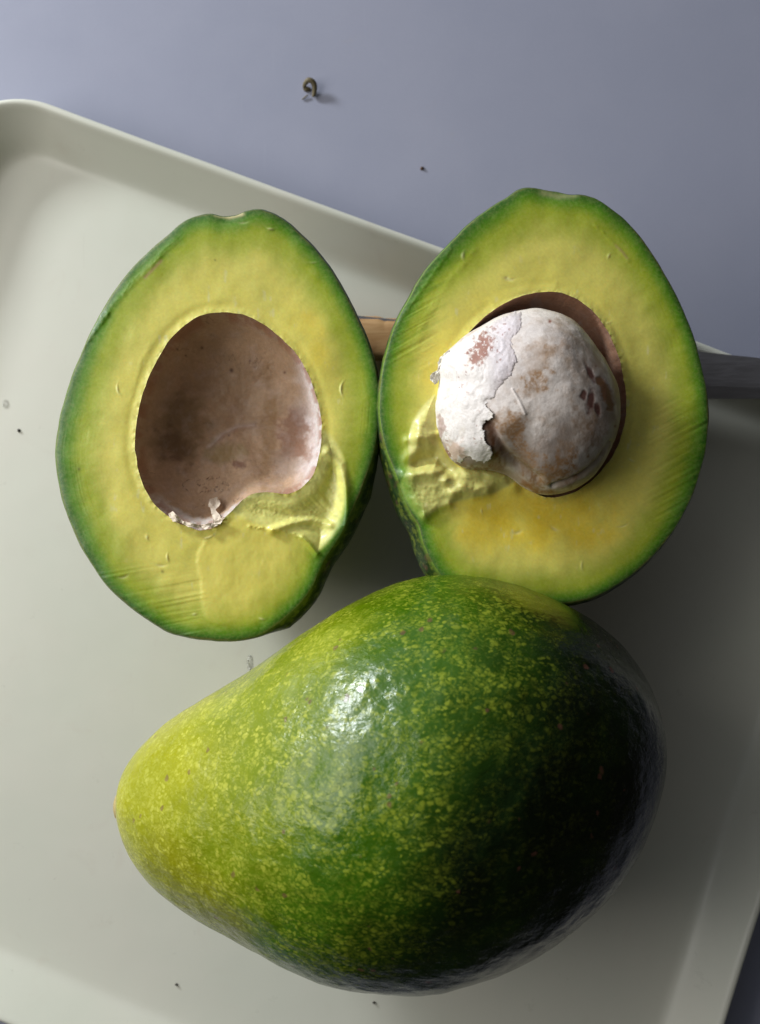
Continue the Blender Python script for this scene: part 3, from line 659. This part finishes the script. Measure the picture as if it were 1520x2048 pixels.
    red = np.exp(-(np.hypot(px - 1100, py - 642) / 3.2) ** 2) + .8 * np.exp(-(np.hypot(px - 1022, py - 733) / 2.6) ** 2) + .7 * np.exp(-(np.hypot(px - 1192, py - 732) / 2) ** 2) + .8 * np.exp(-(np.hypot(px - 1230, py - 852) / 2.6) ** 2)
    C = mix(C, ELL([.25, .06, .03]), np.clip(red, 0, 1))
    C = mix(C, ELL([.36, .15, .07]), .8 * sm(.1, .5, wob(.003, 240)) * sm(-.02, -.12, cosp + 0 * X))
    h = .0005 * wob(.011, 241) + .00007 * wob(.0022, 242) - .00012 * pits
    groove = np.exp(-(segd(px, py, [(975, 850), (992, 880), (1010, 905), (1040, 935), (1075, 958)]) / 9) ** 2)
    h = h - .0010 * groove
    h = h + .00022 * np.exp(-(segd(px, py, [(1025, 778), (1038, 800), (1051, 828)]) / 2) ** 2)
    C = mix(C, ELL([.70, .64, .60]), .8 * np.exp(-(segd(px, py, [(1025, 778), (1038, 800), (1051, 828)]) / 1.8) ** 2))
    C = mix(C, ELL([.16, .09, .06]), .55 * groove * sm(1050, 990, px))
    h = h - .0008 * np.exp(-(segd(px, py, [(1105, 972), (1140, 962), (1166, 950), (1200, 920), (1222, 885)]) / 4) ** 2)
    V = base + nrm * h[..., None]
    root = empty('avocado_seed', (float(Cw[0]), float(Cw[1]), .030))
    o = mesh_obj('seed_body', V, grid_faces(nph, nt), M['seed'], col=C); under(o, root)
    # peeled white coat: a thin ragged layer lying on the left of the seed
    pe = catmull(SPEEL, 6)
    d = sdf(pe, px, py) + 4.5 * fbm(px / 7, py / 7, 0, 250, 4) + 2 * fbm(px / 2.6, py / 2.6, 0, 251, 2)
    left = sm(1120, 1000, px)
    mask = (d > -1.5) & (cosp + 0 * X > -.35)
    lift = .00010 + .0006 * np.exp(-np.maximum(d, 0) / 12.) * sm(790, 840, py) * sm(930, 970, px) + .0002 * sm(0, 22, d) * (1 + .5 * wob(.004, 253)) - .00028 * sm(5, 0, d) * (1 - sm(790, 830, py)) 
    lift = lift + .00005 * np.exp(-(segd(px, py, [(1030, 690), (1034, 720), (1020, 770), (1000, 800), (985, 815)]) / 7) ** 2) + .0002 * sm(.1, .6, wob(.0045, 254)) * sm(0, 12, d)
    ribs = fbm(px / 16 + 3 * fbm(px / 30, py / 30, 0, 260, 2), py / 30, 0, 261, 3)
    lift = lift + .00015 * ribs * sm(0, 12, d)
    Vp = base + nrm * (h + lift)[..., None]
    Cp = mix(ELL([.82, .77, .73]) + 0 * base, ELL([.68, .60, .48]), .6 * sm(.1, .6, wob(.005, 255)))
    Cp = mix(Cp, ELL([.72, .66, .68]), sm(950, 1015, px + 12 * fbm(px / 20, py / 20, 0, 281, 3)) * sm(840, 740, py))
    Cp = mix(Cp, ELL([.60, .53, .53]), .8 * sm(26, 1, d + 8 * fbm(px / 6, py / 6, 0, 282, 3)) * sm(960, 1010, px) * sm(830, 780, py))
    rust = ELL([.24, .055, .02])
    k = np.clip(blob(px, py, 968, 690, 30, 17, 256, -1.0, 1.1, 6) + blob(px, py, 955, 715, 20, 14, 257, -.9, 1.1, 6), 0, 1) ; k = np.where(fbm(px / 3, py / 3, 0, 258, 3) > -.35, k, k * .25)
    Cp = mix(Cp, rust, .85 * k); Cp = mix(Cp, rust, .55 * blob(px, py, 884, 855, 10, 22, 259, 0, .9, 6)); Cp = mix(Cp, ELL([.50, .28, .16]), .6 * blob(px, py, 912, 900, 22, 22, 262, .5, .9, 8))
    Cp = mix(Cp, rust, .6 * sm(.52, .62, fbm(px / 5, py / 5, 0, 263, 2)) * sm(.0, .3, fbm(px / 30, py / 30, 0, 264, 2)))
    F = grid_faces(nph, nt); mk = mask.ravel(); keep = mk[F].all(1); F = F[keep]
    used = np.unique(F); remap = -np.ones(nph * nt, int); remap[used] = np.arange(len(used))
    F = remap[F]; Vt_ = Vp.reshape(-1, 3)[used]; Ct = Cp.reshape(-1, 3)[used]; nn = nrm.reshape(-1, 3)[used]
    # give the layer thickness: an inner copy plus a wall round its torn edge
    nV = len(Vt_); Vb = Vt_ - nn * .00012
    E = np.concatenate([F[:, [0, 1]], F[:, [1, 2]], F[:, [2, 3]], F[:, [3, 0]]]); key = E[:, 0].astype(np.int64) * nV + E[:, 1]; rk = E[:, 1].astype(np.int64) * nV + E[:, 0]
    bd = E[~np.isin(key, rk)]
    side = np.stack([bd[:, 1], bd[:, 0], bd[:, 0] + nV, bd[:, 1] + nV], 1)
    o = mesh_obj('peeled_coat', np.concatenate([Vt_, Vb]), np.concatenate([F, F[:, ::-1] + nV, side]), M['seed'], col=np.concatenate([Ct, Ct * .85])); under(o, root)
    o['label'] = 'torn white papery coat over the seed'
    # ragged flap standing out on the left
    scrap('coat_flap', z3([(215, 470), (150, 510), (118, 560), (125, 600), (70, 640), (68, 670), (90, 690), (110, 705), (150, 640), (170, 580), (240, 520)]), lambda x, y: .0520 + (y - 730) * -.00003, .0009, root, M['flap'], 320, .0012)
    # strip of brown coat hanging at the lower left
    tag(root, 'large round seed with torn white and brown papery coat, set in the avocado half', 'seed')
    return root
M['flap'] = simple('white_coat_flap', (.88, .84, .74), .6, .3, 1500)
build_seed()

# ------------------------------------------------------------------ whole avocado
TOP = [(228, 1612), (229, 1590), (236, 1560), (250, 1530), (272, 1500), (300, 1472), (350, 1432), (400, 1400), (450, 1372), (500, 1343), (560, 1302), (620, 1261), (680, 1220), (740, 1188), (800, 1164), (860, 1152), (920, 1150), (980, 1156), (1040, 1170), (1090, 1186), (1140, 1210), (1190, 1243), (1230, 1276), (1265, 1315), (1295, 1362), (1316, 1415), (1328, 1470), (1332, 1530)]
BOT = [(228, 1612), (230, 1640), (238, 1672), (252, 1705), (275, 1742), (300, 1772), (350, 1815), (400, 1850), (450, 1879), (500, 1906), (560, 1938), (620, 1964), (680, 1983), (740, 1994), (800, 1997), (860, 1993), (920, 1982), (980, 1965), (1040, 1940), (1090, 1910), (1140, 1872), (1190, 1830), (1230, 1785), (1265, 1733), (1295, 1675), (1316, 1615), (1328, 1570), (1332, 1530)]
def curve_at(pts, xs):
    p = catmull(pts, 10)[:-10 * 1 - 0]; # drop the closing span
    p = p[:(len(pts) - 1) * 10 + 1]; x = np.maximum.accumulate(p[:, 0]); return np.interp(xs, x, p[:, 1])
def build_whole():
    nu, nv = 620, 620; e0, e1 = 228.2, 1331.8
    ph = np.linspace(0, np.pi, nu); xs = (e0 + e1) / 2 - (e1 - e0) / 2 * np.cos(ph)
    # ellipse-like ends: interpolate half width / sin(ph) so the caps stay round
    top = np.array(TOP, float); bot = np.array(BOT, float)
    def prof_(pts):
        phi = np.arccos(np.clip(((e0 + e1) / 2 - pts[:, 0]) / ((e1 - e0) / 2), -1, 1)); return phi, pts[:, 1]
    a, ya = prof_(top); b, yb = prof_(bot)
    ext = np.linspace(0, np.pi, 2000)
    def smooth(f):
        k = np.hanning(91); k /= k.sum(); g = np.concatenate([2 * f[0] - f[90:0:-1], f, 2 * f[-1] - f[-2:-92:-1]]); return np.convolve(g, k, 'same')[90:-90][:len(f)]
    yt = smooth(np.interp(ext, a, ya)); ybm = smooth(np.interp(ext, b, yb))
    yt = np.interp(ph, ext, yt); yb_ = np.interp(ph, ext, ybm)
    zc = .0440 - .007 * sm(700, 250, xs) - .001 * sm(900, 1330, xs); k = S * (D - zc) / D
    # the outline seen from the camera is a little wider than the widest section: solve for the section
    vv = np.linspace(0, 2 * np.pi, 240, endpoint=False); at, ab = yt.copy(), yb_.copy(); ax = xs.copy()
    for it in range(5):
        c = (at + ab) / 2; w = np.maximum((ab - at) / 2, .01)
        zz_ = zc[:, None] + (w * k)[:, None] * .955 * np.sin(vv); yy_ = -((c - CY) * k)[:, None] + (w * k)[:, None] * np.cos(vv); kk_ = S * (D - zz_) / D
        py_ = CY - yy_ / kk_; px_ = CX + ((ax - CX) * k)[:, None] / kk_
        ti, bi = py_.argmin(1), py_.argmax(1); ii = np.arange(nu)
        et = np.interp(px_[ii, ti], xs, yt) - py_[ii, ti]; eb = np.interp(px_[ii, bi], xs, yb_) - py_[ii, bi]
        kf = np.hanning(41); kf /= kf.sum(); et, eb = [np.convolve(np.pad(e__, 20, mode='edge'), kf, 'valid') for e__ in (et, eb)]
        at, ab = at + et * .9 * np.sin(ph) ** .3, ab + eb * .9 * np.sin(ph) ** .3
        ax = ax + ((e0 + (xs - e0)) - (px_.mean(1))) * .0
    c = (at + ab) / 2; w = np.maximum((ab - at) / 2, .01); w[0] = w[-1] = .01
    shr = 1.0
    xw = ((xs - 780) * .985 + 780 - CX) * k; yw = -(c - CY) * k; rw = w * k
    v = np.linspace(0, 2 * np.pi, nv, endpoint=False)
    Yw = yw[:, None] + rw[:, None] * np.cos(v); Zw = zc[:, None] + rw[:, None] * .955 * np.sin(v); Xw = xw[:, None] + 0 * v
    P = np.stack([Xw, Yw, Zw], -1)
    P[..., 2] = np.maximum(P[..., 2], .0003)
    nrm = np.stack([-(np.gradient(rw, xw + 1e-9))[:, None] + 0 * v, np.cos(v) + 0 * Xw, np.sin(v) + 0 * Xw], -1); nrm /= np.linalg.norm(nrm, axis=-1, keepdims=True)
    sc = lambda f, s_, o=3: fbm(P[..., 0] * f, P[..., 1] * f, P[..., 2] * f, s_, o)
    h = .0010 * sc(38, 401, 2) + .00040 * sc(110, 402, 3)
    # long shallow dent on the neck's upper side and faint ribs
    P2 = P + nrm * h[..., None] * np.sin(ph)[:, None, None]
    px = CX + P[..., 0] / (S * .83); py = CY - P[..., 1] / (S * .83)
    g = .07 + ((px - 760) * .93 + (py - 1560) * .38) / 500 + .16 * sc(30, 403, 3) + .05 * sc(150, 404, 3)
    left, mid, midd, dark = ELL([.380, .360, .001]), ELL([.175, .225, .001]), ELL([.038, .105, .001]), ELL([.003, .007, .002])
    C = mix(left + 0 * P, mid, sm(-1.0, -.35, g)); C = mix(C, midd, sm(-.45, .0, g)); C = mix(C, dark, sm(-.02, .42, g))  # own green deepening rightwards, plus the shaded side's near-black painted in
    # brighter yellow flush on the upper neck edge and on the lower neck
    C = mix(C, ELL([.20, .25, .008]), .6 * blob(px, py, 560, 1330, 200, 40, 405, -.6, .4, 60)); C = mix(C, ELL([.23, .22, .005]), .6 * blob(px, py, 400, 1730, 170, 70, 406, .6, .4, 60))
    C = mix(C, ELL([.14, .17, .006]), .7 * blob(px, py, 1080, 1190, 90, 22, 408, .25, .4, 30))
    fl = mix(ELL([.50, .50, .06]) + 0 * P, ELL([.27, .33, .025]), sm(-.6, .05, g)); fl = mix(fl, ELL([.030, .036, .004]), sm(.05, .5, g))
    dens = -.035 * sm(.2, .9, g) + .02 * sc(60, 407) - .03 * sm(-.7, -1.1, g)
    root = empty('whole_avocado', (float(xw[nu // 2]), float(yw[nu // 2]), 0))
    me_F = grid_faces(nu, nv)
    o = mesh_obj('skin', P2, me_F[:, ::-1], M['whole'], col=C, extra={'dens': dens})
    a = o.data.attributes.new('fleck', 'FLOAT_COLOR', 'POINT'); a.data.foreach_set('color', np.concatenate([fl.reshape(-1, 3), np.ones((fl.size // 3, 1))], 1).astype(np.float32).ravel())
    under(o, root)
    # dry stem scar on the narrow end
    th = np.linspace(0, 2 * np.pi, 40, endpoint=False); V = []
    cx0 = xw[0]; cy0 = yw[0]; cz0 = zc[0]
    for r_, dx in ((.0001, -.0006), (.0014, -.0008), (.0024, -.0004), (.0031, .0006), (.0034, .0016)):
        V.append(np.stack([cx0 + dx + 0 * th, cy0 + r_ * np.cos(th) * (1 + .1 * np.sin(3 * th)), cz0 + r_ * np.sin(th)], 1))
    o = mesh_obj('stem_scar', np.concatenate(V), grid_faces(5, 40), M['tan']); under(o, root)
    tag(root, 'whole glossy green avocado with yellow flecks, lying below the two halves', 'avocado')
build_whole()

# ------------------------------------------------------------------ knife
def build_knife():
    root = empty('kitchen_knife', (0.02, .035, .008))
    zk = lambda px: .0065 + (px - 700) / 800 * .0055        # lies on the floor at the handle, on the rim at the blade
    # blade: wedge section swept from heel (x=800) to tip (x=1860)
    xs = np.concatenate([np.linspace(795, 1500, 50), np.linspace(1510, 1800, 30)])
    V = []
    for x in xs:
        yt = 641 + (x - 795) * .1035; yb = 797.5 - .000 * x
        if x > 1500: k = (x - 1500) / 300; yb = 797.5 - 60 * k ** 1.8; yt = yt + 5 * k; yb = max(yb, yt + 2)
        z = zk(x)
        for (y, dz) in ((yt, -.0007), (yt, .0007), (yt + (yb - yt) * .72, .0005), (yb, 0), (yt + (yb - yt) * .72, -.0005)):
            V.append(W(np.array(float(x)), np.array(float(y)), z + dz))
    V = np.array(V); F = grid_faces(len(xs), 5)
    o = mesh_obj('blade', V, F, M['steel'], smooth=False); under(o, root)
    # tang seen along the top of the handle
    xs = np.linspace(560, 800, 20); V = []
    for x in xs:
        yt = 634.5 + (x - 745) * .10; z = zk(x)
        for (y, dz) in ((yt, -.0008), (yt, .0030), (yt + 60, .0030), (yt + 60, -.0008)): V.append(W(np.array(float(x)), np.array(float(y)), z + dz))
    o = mesh_obj('tang', np.array(V), grid_faces(len(xs), 4), M['steel'], smooth=False); under(o, root)
    # wooden handle: rounded section, worn notch near the blade
    xs = np.linspace(585, 822, 60); n = 36; V = []
    a = np.linspace(0, 2 * np.pi, n, endpoint=False)
    for x in xs:
        endk = min(1, (x - 583) / 18.0) ** .5 * min(1, (824 - x) / 6.0) ** .4
        notch = 4.0 * float(sm(752, 772, x)) + 1.2 * float(fbm(np.array(x / 5), np.array(0.), 0, 501, 2))* float(sm(748,760,x))
        yt, yb = 632.0 + notch + (x - 715) * .012, 722.5 + (x - 755) * .02
        yc, hy = (yt + yb) / 2, (yb - yt) / 2 * endk; z = zk(x)
        ca, sa = np.cos(a), np.sin(a); ex = np.sign(ca) * np.abs(ca) ** .62; ez = np.sign(sa) * np.abs(sa) ** .62
        V.append(W(x + 0 * a, yc + hy * ex, z + .0042 * endk * ez))
    o = mesh_obj('handle', np.concatenate(V), grid_faces(len(xs), n), M['wood']); under(o, root)
    tag(root, 'kitchen knife with worn wooden handle lying across the tray beneath both avocado halves', 'knife')
build_knife()

# ------------------------------------------------------------------ small bits
def lump(name, px, py, rx, ry, h, mat, seed, z=0.0, rough=.35, label=None, cat=None, ns=18, group=None):
    a = np.linspace(0, 2 * np.pi, ns, endpoint=False); V = []
    for t_ in np.linspace(0, 1, 8):
        p = t_ * np.pi * .5; r = math.cos(p) ** .8 if t_ < 1 else .001
        k = 1 + rough * fbm(np.cos(a) * 1.5 + seed, np.sin(a) * 1.5, t_ * 2, seed, 2)
        V.append(np.stack([(px - CX) * S + rx * S * r * k * np.cos(a), -(py - CY) * S + ry * S * r * k * np.sin(a), z + h * math.sin(p) * (1 + .2 * fbm(np.cos(a), np.sin(a), t_, seed, 2))], 1))
    o = mesh_obj(name, np.concatenate(V), grid_faces(8, ns), mat)
    return tag(o, label, cat, group)
ZT = -.0032
def tube(name, pts, r, mat, ns=8, taper=True):
    p = np.array(pts, float); n = len(p); V = []
    for i in range(n):
        t_ = p[min(i + 1, n - 1)] - p[max(i - 1, 0)]; t_ /= np.linalg.norm(t_)
        u = np.cross(t_, (0, 0, 1)); u = u / (np.linalg.norm(u) + 1e-9); v = np.cross(t_, u); rr = r * (math.sin(math.pi * (i + .6) / (n + .2)) ** .4 if taper else 1)
        for k in range(ns):
            a = 2 * math.pi * k / ns; V.append(p[i] + rr * (math.cos(a) * u + math.sin(a) * v))
    return mesh_obj(name, np.array(V), grid_faces(n, ns), mat)
def arcpts(c, n=24):
    c = np.array(c, float); t_ = np.linspace(0, 1, len(c)); q = np.linspace(0, 1, n); return np.stack([np.interp(q, t_, c[:, i]) for i in range(3)], 1)
def T(px, py, z): return ((px - CX) * S, -(py - CY) * S, z)
def smoothc(c):
    c = np.array(c, float); out = []
    for i in range(len(c) - 1):
        p0, p1, p2, p3 = c[max(i - 1, 0)], c[i], c[i + 1], c[min(i + 2, len(c) - 1)]
        for k in range(6):
            t_ = k / 6; out.append(.5 * ((2 * p1) + (p2 - p0) * t_ + (2 * p0 - 5 * p1 + 4 * p2 - p3) * t_ * t_ + (3 * p1 - p0 - 3 * p2 + p3) * t_ ** 3))
    return np.array(out + [c[-1]])
k = D / (D + .0032)
def TT(px, py, dz):   # on the table top
    f = (D + .0032) / D; return ((px - CX) * S * f, -(py - CY) * S * f, ZT + dz)
curl = empty('dried_peel_curl', TT(620, 182, 0))
o = tube('curled_strip', smoothc([TT(608, 179, .0006), TT(611, 174, .0018), TT(618, 169, .0026), TT(626, 171, .0024), TT(630, 178, .0018), TT(629, 189, .0010), TT(626, 196, .0006)]), .00072, M['curl'], 10); under(o, curl)
o = lump('shrivelled_tip', 0, 0, 8, 5, .0012, M['curl'], 7); o.location = (TT(614, 179, 0)[0] - (0 - CX) * S, TT(614, 179, 0)[1] + (0 - CY) * S, ZT); under(o, curl)
o = tube('thin_fibre', smoothc([TT(604, 200, .0003), TT(610, 196, .0004), TT(616, 191, .0006)]), .0002, M['curl'], 6); under(o, curl)
tag(curl, 'small curled brown peel scrap lying on the grey table', 'peel scrap')
def tlump(px, py, *a, **kw):
    f = (D + .0032) / D; return lump('crumb', CX + (px - CX) * f, CY + (py - CY) * f, *a, z=ZT, **kw)
tlump(844, 337, 3.6, 3.4, .0006, M['crumb'], 11, label='tiny reddish brown crumb on the grey table above the gap between halves', cat='crumb')
lump('crumb', 38, 861, 3.0, 3.6, .0005, M['dark'], 12, label='tiny dark crumb on the tray just below the water droplet', cat='crumb')
lump('crumb', 353, 1969, 3.0, 2.6, .0005, M['dark'], 13, label='tiny dark crumb on the tray below the whole avocado, left of the other', cat='crumb')
lump('crumb', 748, 2005, 3.2, 2.4, .0005, M['dark'], 14, label='tiny dark crumb on the tray just under the bottom of the whole avocado', cat='crumb')
lump('crumb', 281, 1210, 2.4, 3.2, .0003, M['crumb'], 15, label='tiny crumb on the tray beside the lower left of the empty avocado half', cat='crumb')
lump('water_droplet', 11, 808, 6, 8, .0004, M['water'], 21, rough=.15, label='small clear droplet on the tray at the left edge', cat='droplet', ns=28)
lump('water_droplet', 500, 1326, 6, 16, .0002, M['water'], 22, rough=.3, label='clear wet smear on the tray above the neck of the whole avocado', cat='droplet', ns=28)
tube('hair', smoothc([T(-30, 306, .0005), T(4, 303, .0006), T(14, 297, .0006), T(32, 292, .0007), T(50, 293, .0006), T(58, 300, .0004), T(62, 312, .0003)]), .00007, M['hair'], 6)
tag(bpy.context.scene.objects['hair'], 'fine dark hair in the corner of the tray', 'hair')
print('tris approx', sum(len(o.data.polygons) * 2 for o in scene.objects if o.type == 'MESH'))
